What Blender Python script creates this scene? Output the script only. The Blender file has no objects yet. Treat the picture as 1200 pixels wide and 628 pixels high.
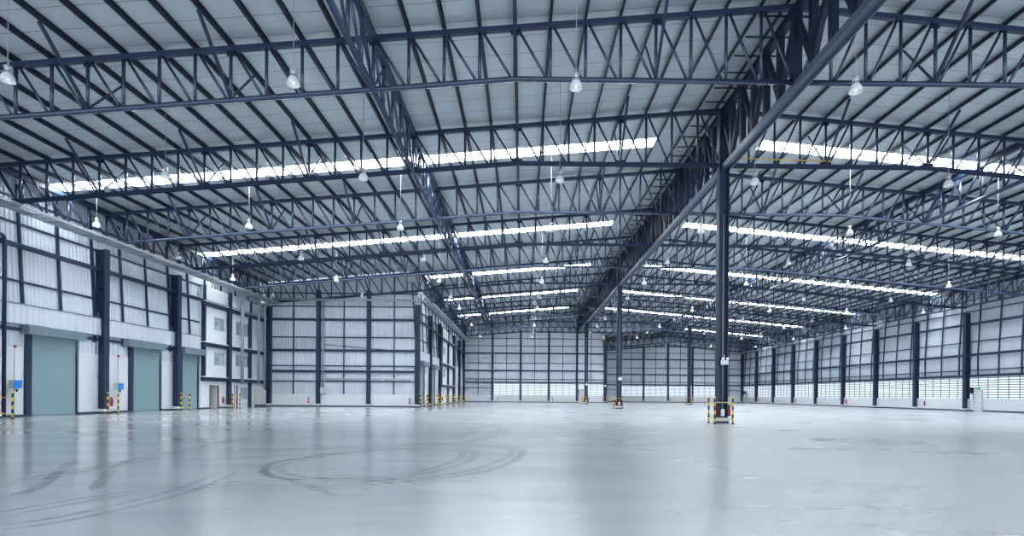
import bpy, math, random
from mathutils import Vector, Matrix
random.seed(7)
C = bpy.context.scene.collection
G, S, P = 11.0, 5.7, 1.425            # ridge girder x, column grid, truss panel
XL, XR = -29.3, 50.9                  # left and right column lines
XI, XC = -11.9, 16.7                  # inner left wall line, rear corner line
def TY(i): return 23.34 + 8.5 * (i - 1)
ORD = ['zeroth','first','second','third','fourth','fifth','sixth','seventh','eighth','ninth','tenth','eleventh','twelfth','thirteenth',
       'fourteenth','fifteenth','sixteenth','seventeenth','eighteenth','nineteenth','twentieth','twenty-first','twenty-second','twenty-third',
       'twenty-fourth','twenty-fifth','twenty-sixth','twenty-seventh','twenty-eighth','twenty-ninth','thirtieth']

# ------------------------------------------------------------------ materials
def nmat(name, col, rough=.5, metal=0., spec=.5):
    m = bpy.data.materials.new(name); m.use_nodes = True
    b = m.node_tree.nodes['Principled BSDF']
    b.inputs['Base Color'].default_value = (*col, 1); b.inputs['Roughness'].default_value = rough
    b.inputs['Metallic'].default_value = metal; b.inputs['Specular IOR Level'].default_value = spec
    return m
def N(m, t, **k):
    n = m.node_tree.nodes.new(t)
    for a, v in k.items(): setattr(n, a, v)
    return n
def L(m, a, b): m.node_tree.links.new(a, b)
def mottled(name, col, amp=.12, scale=2., rough=.5, metal=0., spec=.5, stretch=(1,1,1)):
    m = nmat(name, col, rough, metal, spec)
    tc = N(m, 'ShaderNodeTexCoord'); mp = N(m, 'ShaderNodeMapping'); mp.inputs['Scale'].default_value = stretch
    nz = N(m, 'ShaderNodeTexNoise'); nz.inputs['Scale'].default_value = scale; nz.inputs['Detail'].default_value = 5
    cr = N(m, 'ShaderNodeValToRGB')
    cr.color_ramp.elements[0].position = .3; cr.color_ramp.elements[1].position = .7
    cr.color_ramp.elements[0].color = (*[c * (1 - amp) for c in col], 1); cr.color_ramp.elements[1].color = (*[min(1, c * (1 + amp)) for c in col], 1)
    L(m, tc.outputs['Object'], mp.inputs[0]); L(m, mp.outputs[0], nz.inputs[0]); L(m, nz.outputs[0], cr.inputs[0])
    L(m, cr.outputs[0], m.node_tree.nodes['Principled BSDF'].inputs['Base Color'])
    return m
def emis(name, col, st, base=(.8,.85,.9)):
    m = nmat(name, base, .4); b = m.node_tree.nodes['Principled BSDF']
    b.inputs['Emission Color'].default_value = (*col, 1); b.inputs['Emission Strength'].default_value = st
    return m
def striped(name, expr, pitch, ca, cb, rough=.5, frac=.5, off=0.):
    """two colours alternating along a local axis (or x+y)"""
    m = nmat(name, ca, rough)
    tc = N(m, 'ShaderNodeTexCoord'); sp = N(m, 'ShaderNodeSeparateXYZ'); L(m, tc.outputs['Object'], sp.inputs[0])
    if expr == 'xy':
        a = N(m, 'ShaderNodeMath', operation='ADD'); L(m, sp.outputs[0], a.inputs[0]); L(m, sp.outputs[1], a.inputs[1]); v = a.outputs[0]
    else: v = sp.outputs['xyz'.index(expr)]
    o = N(m, 'ShaderNodeMath', operation='ADD'); L(m, v, o.inputs[0]); o.inputs[1].default_value = off + 1000 * pitch
    d = N(m, 'ShaderNodeMath', operation='DIVIDE'); L(m, o.outputs[0], d.inputs[0]); d.inputs[1].default_value = pitch
    f = N(m, 'ShaderNodeMath', operation='FRACT'); L(m, d.outputs[0], f.inputs[0])
    l = N(m, 'ShaderNodeMath', operation='LESS_THAN'); L(m, f.outputs[0], l.inputs[0]); l.inputs[1].default_value = frac
    mx = N(m, 'ShaderNodeMix', data_type='RGBA'); L(m, l.outputs[0], mx.inputs[0])
    mx.inputs[6].default_value = (*ca, 1); mx.inputs[7].default_value = (*cb, 1)
    L(m, mx.outputs[2], m.node_tree.nodes['Principled BSDF'].inputs['Base Color'])
    return m

M = {}
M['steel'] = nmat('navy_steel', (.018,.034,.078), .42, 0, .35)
M['tube'] = nmat('navy_tube', (.034,.056,.112), .25, .3, .8)
M['girder'] = nmat('girder_steel_lit', (.085,.12,.175), .45, 0, .4)  # ridge girder bottom chord: its lit underside is put into a lighter colour
M['dark'] = nmat('dark_steel', (.009,.017,.040), .5, 0, .3)
M['purlin'] = nmat('purlin_steel', (.008,.014,.030), .5, 0, .4)
M['clad'] = mottled('cladding_sheet', (.585,.65,.725), .06, .25, .45, .1, .5, (1,1,.3))
M['clad2'] = mottled('cladding_sheet_band', (.62,.68,.75), .04, .3, .45, .1)
M['conc'] = mottled('white_base_wall', (.70,.73,.77), .03, .6, .6)
M['office'] = mottled('white_office_wall', (.76,.80,.84), .02, .6, .6)
M['kerb'] = nmat('dark_kerb', (.03,.045,.08), .5)
M['slab'] = nmat('white_ledge', (.78,.80,.82), .5)
M['teal'] = striped('teal_slats', 'z', .12, (.235,.345,.375), (.20,.30,.335), .45, .12)
M['box'] = nmat('grey_blue_casing', (.17,.22,.28), .4)
M['galv'] = mottled('galvanised', (.34,.40,.43), .1, 3, .4, .4)
M['conduit'] = nmat('grey_conduit', (.30,.36,.42), .4, .2)
M['silver'] = nmat('brushed_silver', (.55,.58,.62), .25, .7)
M['bell'] = nmat('white_reflector', (.80,.84,.88), .2, .15, .6)
M['bulb'] = emis('lamp_bulb', (1,.98,.95), 1.2)
M['cord'] = nmat('grey_cord', (.30,.33,.37), .5)
M['red'] = nmat('red_paint', (.55,.02,.03), .35)
M['blue'] = nmat('blue_cover', (.01,.24,.75), .4)
M['cream'] = nmat('cream_casing', (.55,.57,.54), .5)
M['door'] = nmat('off_white_door', (.66,.68,.68), .45)
M['green'] = nmat('exit_green', (.02,.32,.22), .4)
M['white'] = nmat('white_plastic', (.85,.87,.9), .4)
M['glass'] = mottled('office_glass', (.38,.50,.52), .25, .9, .08, 0, .8)
M['frame'] = nmat('window_frame', (.45,.52,.56), .4)
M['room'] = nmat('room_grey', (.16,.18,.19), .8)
M['maroon'] = nmat('maroon_door_frame', (.20,.06,.08), .5)
M['yellow'] = nmat('yellow_sleeve', (.75,.50,.04), .5)
M['post'] = striped('hazard_post', 'z', .43, (.012,.016,.03), (.90,.55,.01), .4, .5, .33)
M['rail'] = striped('hazard_rail', 'xy', .62, (.55,.58,.60), (.90,.55,.01), .4, .5, .1)
M['sky'] = emis('skylight_sheet', (.90,.96,1), 26)
M['louvre'] = emis('louvre_daylight', (.88,.96,1), .62)
M['blade'] = nmat('louvre_blade', (.24,.32,.40), .4)
M['lintel'] = nmat('white_panel', (.72,.76,.80), .5)

# roof lining: foil-faced insulation with lap seams every 1.2 m
m = mottled('roof_insulation', (.50,.56,.61), .08, .35, .5, .25, .4); M['roof'] = m
b = m.node_tree.nodes['Principled BSDF']; old = b.inputs['Base Color'].links[0].from_socket
tc = N(m, 'ShaderNodeTexCoord'); sp = N(m, 'ShaderNodeSeparateXYZ'); L(m, tc.outputs['Object'], sp.inputs[0])
nz = N(m, 'ShaderNodeTexNoise'); nz.inputs['Scale'].default_value = .8; L(m, tc.outputs['Object'], nz.inputs[0])
w = N(m, 'ShaderNodeMath', operation='MULTIPLY_ADD'); L(m, nz.outputs[0], w.inputs[0]); w.inputs[1].default_value = .12; L(m, sp.outputs[1], w.inputs[2])
d = N(m, 'ShaderNodeMath', operation='DIVIDE'); L(m, w.outputs[0], d.inputs[0]); d.inputs[1].default_value = 1.22
f = N(m, 'ShaderNodeMath', operation='FRACT'); L(m, d.outputs[0], f.inputs[0])
l = N(m, 'ShaderNodeMath', operation='LESS_THAN'); L(m, f.outputs[0], l.inputs[0]); l.inputs[1].default_value = .035
mx = N(m, 'ShaderNodeMix', data_type='RGBA'); L(m, l.outputs[0], mx.inputs[0]); L(m, old, mx.inputs[6]); mx.inputs[7].default_value = (.24,.28,.33,1)
L(m, mx.outputs[2], b.inputs['Base Color'])
bp_ = N(m, 'ShaderNodeBump'); bp_.inputs['Strength'].default_value = .25; bp_.inputs['Distance'].default_value = .1
L(m, nz.outputs[0], bp_.inputs['Height']); L(m, bp_.outputs[0], b.inputs['Normal'])

# floor: power-trowelled concrete with cloudy polish
m = nmat('polished_concrete', (.42,.46,.49), .3, 0, .5); M['floor'] = m
b = m.node_tree.nodes['Principled BSDF']; tc = N(m, 'ShaderNodeTexCoord')
mp = N(m, 'ShaderNodeMapping'); mp.inputs['Scale'].default_value = (.38, 1.1, 1); L(m, tc.outputs['Object'], mp.inputs[0])
n1 = N(m, 'ShaderNodeTexNoise'); n1.inputs['Scale'].default_value = .45; n1.inputs['Detail'].default_value = 8; n1.inputs['Roughness'].default_value = .62; n1.inputs['Distortion'].default_value = .2
L(m, mp.outputs[0], n1.inputs[0])
cr = N(m, 'ShaderNodeValToRGB'); cr.color_ramp.elements[0].position = .2; cr.color_ramp.elements[1].position = .8
cr.color_ramp.elements[0].color = (.35,.385,.41,1); cr.color_ramp.elements[1].color = (.53,.55,.56,1)
L(m, n1.outputs[0], cr.inputs[0])
n3 = N(m, 'ShaderNodeTexNoise'); n3.inputs['Scale'].default_value = 1.6; n3.inputs['Detail'].default_value = 6; L(m, mp.outputs[0], n3.inputs[0])
c3 = N(m, 'ShaderNodeValToRGB'); c3.color_ramp.elements[0].position = .2; c3.color_ramp.elements[1].position = .8
c3.color_ramp.elements[0].color = (.90,.915,.93,1); c3.color_ramp.elements[1].color = (1,1,1,1); L(m, n3.outputs[0], c3.inputs[0])
mu = N(m, 'ShaderNodeMix', data_type='RGBA', blend_type='MULTIPLY'); mu.inputs[0].default_value = 1
L(m, cr.outputs[0], mu.inputs[6]); L(m, c3.outputs[0], mu.inputs[7]); L(m, mu.outputs[2], b.inputs['Base Color'])
n2 = N(m, 'ShaderNodeTexNoise'); n2.inputs['Scale'].default_value = .35; n2.inputs['Detail'].default_value = 6; L(m, mp.outputs[0], n2.inputs[0])
r2 = N(m, 'ShaderNodeMapRange'); r2.inputs[1].default_value = .35; r2.inputs[2].default_value = .65; r2.inputs[3].default_value = .26; r2.inputs[4].default_value = .29
L(m, n2.outputs[0], r2.inputs[0])
r2.inputs[3].default_value = -.02; r2.inputs[4].default_value = .02
sx = N(m, 'ShaderNodeSeparateXYZ'); L(m, tc.outputs['Object'], sx.inputs[0])
r4 = N(m, 'ShaderNodeMapRange'); r4.inputs[1].default_value = -10; r4.inputs[2].default_value = 6; r4.inputs[3].default_value = .17; r4.inputs[4].default_value = .29
L(m, sx.outputs[0], r4.inputs[0]); ad = N(m, 'ShaderNodeMath', operation='ADD'); L(m, r4.outputs[0], ad.inputs[0]); L(m, r2.outputs[0], ad.inputs[1]); L(m, ad.outputs[0], b.inputs['Roughness'])

# tyre rubber on the concrete, see-through at its edges
m = nmat('tyre_rubber', (.12,.15,.18), .45); M['tyre'] = m
b = m.node_tree.nodes['Principled BSDF']; tc = N(m, 'ShaderNodeTexCoord'); nz = N(m, 'ShaderNodeTexNoise'); nz.inputs['Scale'].default_value = 6
L(m, tc.outputs['Object'], nz.inputs[0]); r = N(m, 'ShaderNodeMapRange'); r.inputs[1].default_value = .35; r.inputs[2].default_value = .7; r.inputs[3].default_value = .06; r.inputs[4].default_value = .34
L(m, nz.outputs[0], r.inputs[0]); L(m, r.outputs[0], b.inputs['Alpha'])

# ------------------------------------------------------------------ mesh builder
class MB:
    def __init__(s): s.v = []; s.f = []; s.sm = []
    def quad(s, *p):
        n = len(s.v); s.v += [tuple(q) for q in p]; s.f.append(tuple(range(n, n + len(p)))); s.sm.append(False); return s
    def box(s, x0, y0, z0, x1, y1, z1):
        n = len(s.v)
        s.v += [(x, y, z) for z in (z0, z1) for x, y in ((x0,y0),(x1,y0),(x1,y1),(x0,y1))]
        s.f += [(n,n+3,n+2,n+1),(n+4,n+5,n+6,n+7),(n,n+1,n+5,n+4),(n+1,n+2,n+6,n+5),(n+2,n+3,n+7,n+6),(n+3,n,n+4,n+7)]; s.sm += [False] * 6
        return s
    def frame(s, a, b, up=(0,0,1)):
        a, b = Vector(a), Vector(b); d = (b - a).normalized(); u = Vector(up)
        if abs(d.dot(u)) > .98: u = Vector((0,1,0))
        r = d.cross(u).normalized(); return a, b, d, r, r.cross(d)
    def bar(s, a, b, w, h, up=(0,0,1)):
        a, b, d, r, u = s.frame(a, b, up); n = len(s.v)
        for p in (a, b):
            for i, j in ((-1,-1),(1,-1),(1,1),(-1,1)): s.v.append(tuple(p + r * (i*w/2) + u * (j*h/2)))
        s.f += [(n,n+1,n+2,n+3),(n+7,n+6,n+5,n+4)] + [(n+k, n+4+k, n+4+(k+1)%4, n+(k+1)%4) for k in range(4)]; s.sm += [False]*6
        return s
    def hbar(s, a, b, w, h, t, up=(0,0,1)):
        """H-section: flanges at +-h/2 along up, web between"""
        a0, b0, d, r, u = s.frame(a, b, up)
        for q in (-1, 1):
            o = u * (q * (h - t) / 2); s.bar(a0 + o, b0 + o, w, t, up)
        return s.bar(a0, b0, t, h - t*1.9, up)
    def tube(s, pts, r, n=10, cap=True, up=(0,0,1)):
        pts = [Vector(p) for p in pts]; base = len(s.v)
        for i, p in enumerate(pts):
            d = (pts[min(i+1, len(pts)-1)] - pts[max(i-1, 0)]).normalized(); u = Vector(up)
            if abs(d.dot(u)) > .95: u = Vector((0,1,0))
            x = d.cross(u).normalized(); y = x.cross(d)
            rr = r[i] if isinstance(r, (list, tuple)) else r
            for k in range(n):
                t = 2*math.pi*k/n; s.v.append(tuple(p + x*(rr*math.cos(t)) + y*(rr*math.sin(t))))
        for i in range(len(pts)-1):
            for k in range(n):
                a, b = base+i*n+k, base+i*n+(k+1)%n; s.f.append((a, b, b+n, a+n)); s.sm.append(True)
        if cap:
            s.f += [tuple(base+k for k in range(n))[::-1], tuple(base+(len(pts)-1)*n+k for k in range(n))]; s.sm += [False]*2
        return s
    def lathe(s, prof, n=24, at=(0,0,0)):
        b = len(s.v)
        for r, z in prof:
            for k in range(n):
                t = 2*math.pi*k/n; s.v.append((at[0]+r*math.cos(t), at[1]+r*math.sin(t), at[2]+z))
        for i in range(len(prof)-1):
            for k in range(n):
                a, c = b+i*n+k, b+i*n+(k+1)%n; s.f.append((a, c, c+n, a+n)); s.sm.append(True)
        return s
    def mesh(s, name, mat):
        me = bpy.data.meshes.new(name); me.from_pydata(s.v, [], s.f); me.polygons.foreach_set('use_smooth', s.sm)
        me.materials.append(M[mat]); me.update(); return me
    def obj(s, name, mat, parent=None): return link(name, s.mesh(name, mat), parent)
def link(name, me, parent=None, loc=(0,0,0), rz=0):
    o = bpy.data.objects.new(name, me); C.objects.link(o); o.location = loc; o.rotation_euler.z = rz
    if parent: o.parent = parent
    return o
def tag(o, label, cat, group=None, kind=None):
    o['label'] = label; o['category'] = cat
    if group: o['group'] = group
    if kind: o['kind'] = kind
    return o
def empty(name, loc, label, cat, group=None, kind='thing', rz=0):
    o = bpy.data.objects.new(name, None); C.objects.link(o); o.location = loc; o.rotation_euler.z = rz; o.empty_display_size = .3
    return tag(o, label, cat, group, kind)
def copy_tree(o, parent=None):
    c = o.copy(); C.objects.link(c); c.parent = parent
    for ch in list(o.children): copy_tree(ch, c)
    return c

# ------------------------------------------------------------------ roof shape
def top_z(x): return 17.3 - .0882 * abs(x - G)
def bot_z(x): return 14.25 - .0882 * (max(11.4, min(abs(x - G), 38.4)) - 11.4)
RR = G + 4 * S                        # ridge of the rear right section
def top2(x): return 15.3 - .0882 * abs(x - RR)
def bot2(x): return top2(x) - 2.05

# ------------------------------------------------------------------ floor
o = MB().box(-34, -6, -.3, 56, 136, 0).obj('floor', 'floor'); tag(o, 'vast polished grey concrete floor of the empty warehouse', 'floor', kind='structure'); floor = o
tracks = {
'A':[(-5.1,30.7),(-3.2,30.0),(-1.5,27.8),(-0.9,23.9),(-1.4,20.5),(-1.9,18.4),(-3.3,17.2),(-5.0,16.2),(-6.7,15.6),(-8.3,16.0)],
'B':[(-4.1,15.2),(-2.9,15.8),(-1.9,15.7),(-1.5,14.8),(-1.5,13.1),(-1.9,11.5),(-2.6,10.4),(-3.3,10.2),(-4.2,10.6),(-4.9,11.7),(-5.0,12.7),(-4.5,14.3),(-4.1,15.2)],
'C':[(-4.7,16.9),(-2.8,17.2),(-1.3,17.0),(-0.4,16.0),(-0.3,14.5),(-0.7,12.3),(-1.3,10.9),(-2.4,10.0),(-3.2,9.3)],
'D':[(-2.7,8.5),(-3.3,9.2),(-3.9,9.9),(-4.7,10.7),(-5.2,11.9),(-5.3,12.8),(-4.8,14.0),(-3.6,15.3)],
'E':[(-6.2,7.0),(-6.0,7.7),(-5.7,8.5),(-5.0,9.1),(-4.3,9.8),(-3.2,10.3),(-2.4,9.9),(-2.0,9.4)],
'F':[(-5.6,6.3),(-5.3,6.7),(-5.1,7.5),(-5.0,8.7),(-5.2,10.0),(-5.4,11.1)],
'G':[(-8.2,9.6),(-8.2,10.9),(-8.3,12.7),(-8.6,15.7),(-9.0,19.6),(-8.2,21.1)],
'H':[(-7.3,8.3),(-7.6,9.2),(-9.3,11.9),(-9.6,12.6)],
'I':[(-6.5,8.8),(-7.3,10.2),(-8.1,11.6),(-8.6,12.7)],
'K':[(-3.7,18.2),(-2.5,19.6),(-2.0,21.7),(-1.9,25.0),(-3.5,27.5),(-6.3,26.4)],
'L':[(-7.7,12.7),(-6.2,13.5),(-4.5,14.6),(-3.2,16.1)]}
def smooth(pts, n=8):
    P_ = [Vector((*p, 0)) for p in pts]; out = []
    for i in range(len(P_)-1):
        p0, p1, p2, p3 = P_[max(i-1,0)], P_[i], P_[i+1], P_[min(i+2, len(P_)-1)]
        for k in range(n):
            t = k/n; out.append(.5*((2*p1)+(p2-p0)*t+(2*p0-5*p1+4*p2-p3)*t*t+(3*p1-p0-3*p2+p3)*t**3))
    return out + [P_[-1]]
for qi, (k, pts) in enumerate(tracks.items()):
    c = smooth(pts); mb = MB(); z = .002 + .0006*qi; wd = .06 if k in 'EF' else .10
    for sgn in ((0, .3) if k in 'ABCEFGK' else (0,)):
        e = []
        for i, p in enumerate(c):
            d = (c[min(i+1,len(c)-1)] - c[max(i-1,0)]).normalized(); nrm = Vector((-d.y, d.x, 0))
            ww = wd * min(1, .25 + 3*min(i, len(c)-1-i)/len(c)*2)
            q_ = p + nrm*sgn; e.append((q_ - nrm*ww, q_ + nrm*ww))
        for i in range(len(e)-1):
            a, b = e[i], e[i+1]; mb.quad((a[0].x,a[0].y,z),(b[0].x,b[0].y,z),(b[1].x,b[1].y,z),(a[1].x,a[1].y,z))
    o = mb.obj('tyre_mark', 'tyre', floor)

# ------------------------------------------------------------------ roof sheet with skylight strips
sky_rows = {2: (-28.9, 8.2), 4: (-28.9, 8.2), 6: (-11.2, 8.2), 8: (-11.2, 8.2), 10: (-11.2, 8.2)}
rf = MB(); RZ = .31; SKH = .62
def strip(x0, x1, y0, y1, tf=top_z, ridge=G, mb=None):
    mb = mb or rf
    xs = [x0] + ([ridge] if x0 < ridge < x1 else []) + [x1]
    for a, b in zip(xs, xs[1:]):
        mb.box  # sheets are 6 cm thick
        za, zb = tf(a) + RZ, tf(b) + RZ; t = .06; n = len(mb.v)
        mb.v += [(a,y0,za),(b,y0,zb),(b,y1,zb),(a,y1,za),(a,y0,za+t),(b,y0,zb+t),(b,y1,zb+t),(a,y1,za+t)]
        mb.f += [(n,n+3,n+2,n+1),(n+4,n+5,n+6,n+7),(n,n+1,n+5,n+4),(n+1,n+2,n+6,n+5),(n+2,n+3,n+7,n+6),(n+3,n,n+4,n+7)]; mb.sm += [False]*6
sk = []
ycur = -2.
for i in (2, 4, 6, 8, 10):
    yc = TY(i) + 4.25; y0, y1 = yc - SKH, yc + SKH
    xl = XL - .9 if ycur < TY(6) else XI - 1.1
    if ycur < TY(6) < y0: strip(XL-1.1, XR+1.3, ycur, TY(6)); strip(XI-1.1, XR+1.3, TY(6), y0)
    else: strip(xl - (.3 if xl < -20 else 0), XR+1.3, ycur, y0)
    xl = XL - 1.1 if yc < TY(6) else XI - 1.1
    a, b = sky_rows[i]
    strip(xl, a, y0, y1); strip(b, 14.8, y0, y1); strip(50.3, XR+1.3, y0, y1)
    sk += [(a, b, y0, y1, 'left', i), (14.8, 50.3, y0, y1, 'right', i)]
    ycur = y1
strip(XI-1.1, XR+1.3, ycur, TY(12)+.1)
yc = TY(12) + 4.25
strip(XC-1.1, XR+1.3, TY(12)+.1, yc-SKH, top2, RR); strip(XC-1.1, RR, yc-SKH, yc+SKH, top2, RR); strip(50.3, XR+1.3, yc-SKH, yc+SKH, top2, RR)
strip(XC-1.1, XR+1.3, yc+SKH, TY(14)+.3, top2, RR)
o = rf.obj('ceiling', 'roof'); tag(o, 'grey insulated underside of the shallow pitched warehouse roof', 'ceiling', kind='structure')
sk.append((RR, 50.3, yc-SKH, yc+SKH, 'rear', 12))
near = {2:'nearest', 4:'second nearest', 6:'third nearest', 8:'fourth nearest', 10:'fifth nearest', 12:'farthest'}
for a, b, y0, y1, side, i in sk:
    tf = top2 if side == 'rear' else top_z; mb = MB(); strip(a, b, y0, y1, tf, 999, mb)
    o = mb.obj('skylight', 'sky')
    tag(o, f'{near[i]} glowing translucent skylight strip across the roof ' + ('left of the ridge girder' if side == 'left' else 'right of the ridge girder'), 'skylight', 'translucent skylight strips in the roof', 'thing')

# ------------------------------------------------------------------ purlins
def zed(x, y0, y1, z, mb):
    mb.box(x-.015, y0, z-.09, x+.015, y1, z+.09); mb.box(x-.07, y0, z-.10, x+.015, y1, z-.085); mb.box(x-.015, y0, z+.085, x+.07, y1, z+.10)
for side in (-1, 1):
    for k in range(1, 29):
        x = G + side * P * k
        y1 = (TY(6) if x < XI - .2 else TY(12)) - .1
        mb = MB(); zed(0, -1.5, y1, 0, mb)
        o = link('roof_purlin', mb.mesh('roof_purlin', 'purlin'), None, (x, 0, top_z(x) + .205))
        sd = 'left' if side < 0 else 'right'
        tag(o, f'dark roof purlin running front to back, {ORD[k]} one {sd} of the ridge girder', 'purlin', 'roof purlins under the insulation', 'thing')
for k in range(-11, 12):
    x = RR + P * k
    if x < XC + .2 or x > XR: continue
    mb = MB(); zed(0, TY(12)+.3, TY(14), 0, mb)
    o = link('roof_purlin', mb.mesh('roof_purlin', 'purlin'), None, (x, 0, top2(x) + .205))
    tag(o, f'dark roof purlin over the low rear bay, {ORD[k+12]} from its left corner', 'purlin', 'roof purlins of the rear bay', 'thing')
# ridge ladders: paired purlins beside the ridge joined by rungs
for side in (-1, 1):
    x0, x1 = G + side*.38, G + side*1.2
    r = empty('ridge_ladder', ((x0+x1)/2, 0, top_z(x0)), 'ladder of thin steel rungs along the ridge, ' + ('left' if side < 0 else 'right') + ' of the girder', 'roof bracing')
    mb = MB(); zed(x0-(x0+x1)/2, -1.5, TY(12)-.1, .2, mb); mb.obj('side_rail', 'purlin', r)
    me = MB().box(-.55, -.03, -.02, .55, .03, .04).mesh('rung', 'purlin')
    for j in range(72): link('rung', me, r, (0, 14 + j*1.4, -.04))

# ------------------------------------------------------------------ roof trusses
vm, dm = {}, {}
def member(a, b, kind):
    """round tube between two xz points, mesh in place"""
    return MB().tube([(a[0],0,a[1]),(b[0],0,b[1])], .068 if kind == 'v' else .056, 8)
def gusset(x, z, s=.28):
    return MB().box(x-s, -.012, z-s*.55, x+s, .012, z+s*.55)
def build_truss(name, ks, side, tf, bf, x0, label, tube, loc_y, ridge=None, braces=True):
    root = empty(name, (0, loc_y, 0), label, 'roof truss', 'steel trusses spanning the roof')
    R_ = ridge if ridge is not None else G
    xs = [R_ + side * P * k for k in ks]
    def poly(f, brk): 
        q = sorted(set([min(xs), max(xs)] + [b for b in brk if min(xs) < b < max(xs)]))
        return [(x, 0, f(x)) for x in q]
    brk = [G-11.4, G+11.4, G-38.4, G+38.4] if ridge is None else [R_]
    bpts, tpts = poly(bf, brk), poly(tf, [R_])
    if tube: MB().tube(bpts, .105, 12).obj('bottom_chord', 'tube', root)
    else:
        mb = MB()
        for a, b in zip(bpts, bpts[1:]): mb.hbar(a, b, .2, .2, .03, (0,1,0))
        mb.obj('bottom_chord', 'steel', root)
    mb = MB()
    for a, b in zip(tpts, tpts[1:]): mb.bar(a, b, .2, .2)
    mb.obj('top_chord', 'steel', root)
    for j, k in enumerate(ks):
        x = R_ + side * P * k
        link('vertical', member((x, bf(x)), (x, tf(x)), 'v').mesh('vertical', 'tube'), root)
        if j + 1 < len(ks):
            xo = R_ + side * P * ks[j+1]              # further out: its top leans down towards the ridge
            xi = x
            e = -.2 * side * (-1)
            link('diagonal', member((xo + .16*(-side), tf(xo) - .1), (xi + .18*side, bf(xi) + .1), 'd').mesh('diagonal', 'tube'), root)
        if k % 4 == 0 and braces and 0 < k < 28:
            link('gusset', gusset(x, tf(x)-.18, .17).mesh('gusset', 'dark'), root)
            for q, w in ((-2.35, .11), (2.0, .08)):
                link('fly_brace', MB().bar((x, 0, bf(x)+.08), (x, q, tf(x)+.03), w, w*.8).mesh('fly_brace_far' if q > 0 else 'fly_brace', 'steel'), root)
            if not tube: link('gusset', gusset(x, bf(x)+.08, .3).mesh('gusset', 'dark'), root)
    return root
protos = {}
def truss(i, side):
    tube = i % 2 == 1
    if side == -1: ks = tuple(range(0, 29)) if i <= 6 else tuple(range(0, 17))
    else: ks = tuple(range(0, 29))
    sd = 'left' if side < 0 else 'right'
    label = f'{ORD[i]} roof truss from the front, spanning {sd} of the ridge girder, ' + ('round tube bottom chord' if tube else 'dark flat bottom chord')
    key = (side, tube, len(ks))
    if key not in protos:
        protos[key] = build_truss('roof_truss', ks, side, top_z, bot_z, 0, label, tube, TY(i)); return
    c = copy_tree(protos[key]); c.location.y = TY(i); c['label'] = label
    if i == 12 or (i == 6 and side < 0):
        for ch in list(c.children):
            if ch.data and ch.data.name.startswith('fly_brace_far') and (i == 12 or ch.data.vertices[0].co.x < XI): bpy.data.objects.remove(ch)
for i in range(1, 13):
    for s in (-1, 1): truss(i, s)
for i in (13, 14):
    for s in (-1, 1):
        build_truss('roof_truss', tuple(range(0, 13)), s, top2, bot2, 0, f'low {"left" if s<0 else "right"} half truss ' + ('one bay in front of' if i == 13 else 'right against') + ' the far right end wall', i == 13, TY(i), RR, i == 13)

# ------------------------------------------------------------------ ridge girder and lengthwise trusses
def long_truss(name, x, y0, y1, zb, zt, label, heavy):
    r = empty(name, (x, 0, 0), label, 'girder')
    if heavy:
        # flat H-section: web horizontal, flanges upright
        MB().hbar((.1,y0,zb-.02),(.1,y1,zb-.02), .30, .46, .05, (1,0,0)).obj('bottom_chord', 'girder', r)
        MB().bar((0,y0,zt),(0,y1,zt), .34, .34).obj('top_chord', 'dark', r)
    else:
        MB().tube([(0,y0,zb),(0,y1,zb)], .115, 12).obj('bottom_chord', 'tube', r)
        MB().bar((0,y0,zt),(0,y1,zt), .24, .24).obj('top_chord', 'steel', r)
    n = 6 if heavy else 5
    step = 8.5 / n
    j0 = math.ceil((y0 - TY(1)) / step); j = j0
    wv, wd_ = (.26, .2) if heavy else (.12, .1)
    if heavy:
        mv = MB().bar((0,0,zb+.12),(0,0,zt-.1), wv, wv, (0,1,0)).mesh('vertical', 'dark'); mp_ = MB().bar((0,0,zb+.12),(0,0,zt-.1), .36, .36, (0,1,0)).mesh('post', 'dark')
        md = [MB().bar((.0,0,zt-.15),(0,q*step,zb+.15), wd_, wd_, (1,0,0)).mesh('diagonal', 'dark') for q in (1,-1)]
    else:
        mv = MB().tube([(0,0,zb+.05),(0,0,zt-.1)], .07, 8).mesh('vertical', 'tube'); mp_ = mv
        md = [MB().tube([(0,0,zt-.1),(0,q*step,zb+.05)], .06, 8).mesh('diagonal', 'tube') for q in (1,-1)]
    while TY(1) + j*step <= y1 + .01:
        y = TY(1) + j*step
        link('post' if heavy and j % n == 0 else 'vertical', mp_ if j % n == 0 else mv, r, (0, y, 0))
        q = 0 if (j % n) < n/2 else 1
        if TY(1) + (j+1)*step <= y1:
            if heavy:
                if j % 2 == 0: link('diagonal', md[0], r, (0, y, 0))
                else: link('diagonal', md[1], r, (0, y + step, 0))
            else: link('diagonal', md[0], r, (0, y, 0))
        j += 1
    return r
long_truss('ridge_girder', G, 12, TY(12), 14.1, 17.15, 'deep dark ridge girder running front to back on the free-standing columns', True)
zl = bot_z(G-3*S)
long_truss('lengthwise_truss', G-3*S, 10, TY(12), zl, top_z(G-3*S)-.02, 'slim lengthwise truss of round tubes left of the ridge girder', False)
long_truss('lengthwise_truss', G+3*S, 10, TY(12), zl, top_z(G+3*S)-.02, 'slim lengthwise truss of round tubes right of the ridge girder', False)
for x, y0, y1, lb in ((XL+.45, 14, TY(6), 'left dock wall'), (XR-.45, 14, TY(14), 'right wall'), (XI+.45, TY(6)+1, TY(12), 'inner left wall')):
    z1 = min(top_z(x), 13.9 if x > 0 or x < -20 else 15.2)
    long_truss('eave_truss', x, y0, y1, 11.95 if abs(x) > 20 else 13.2, z1, f'lengthwise eave truss of tubes along the top of the {lb}', False)

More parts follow.
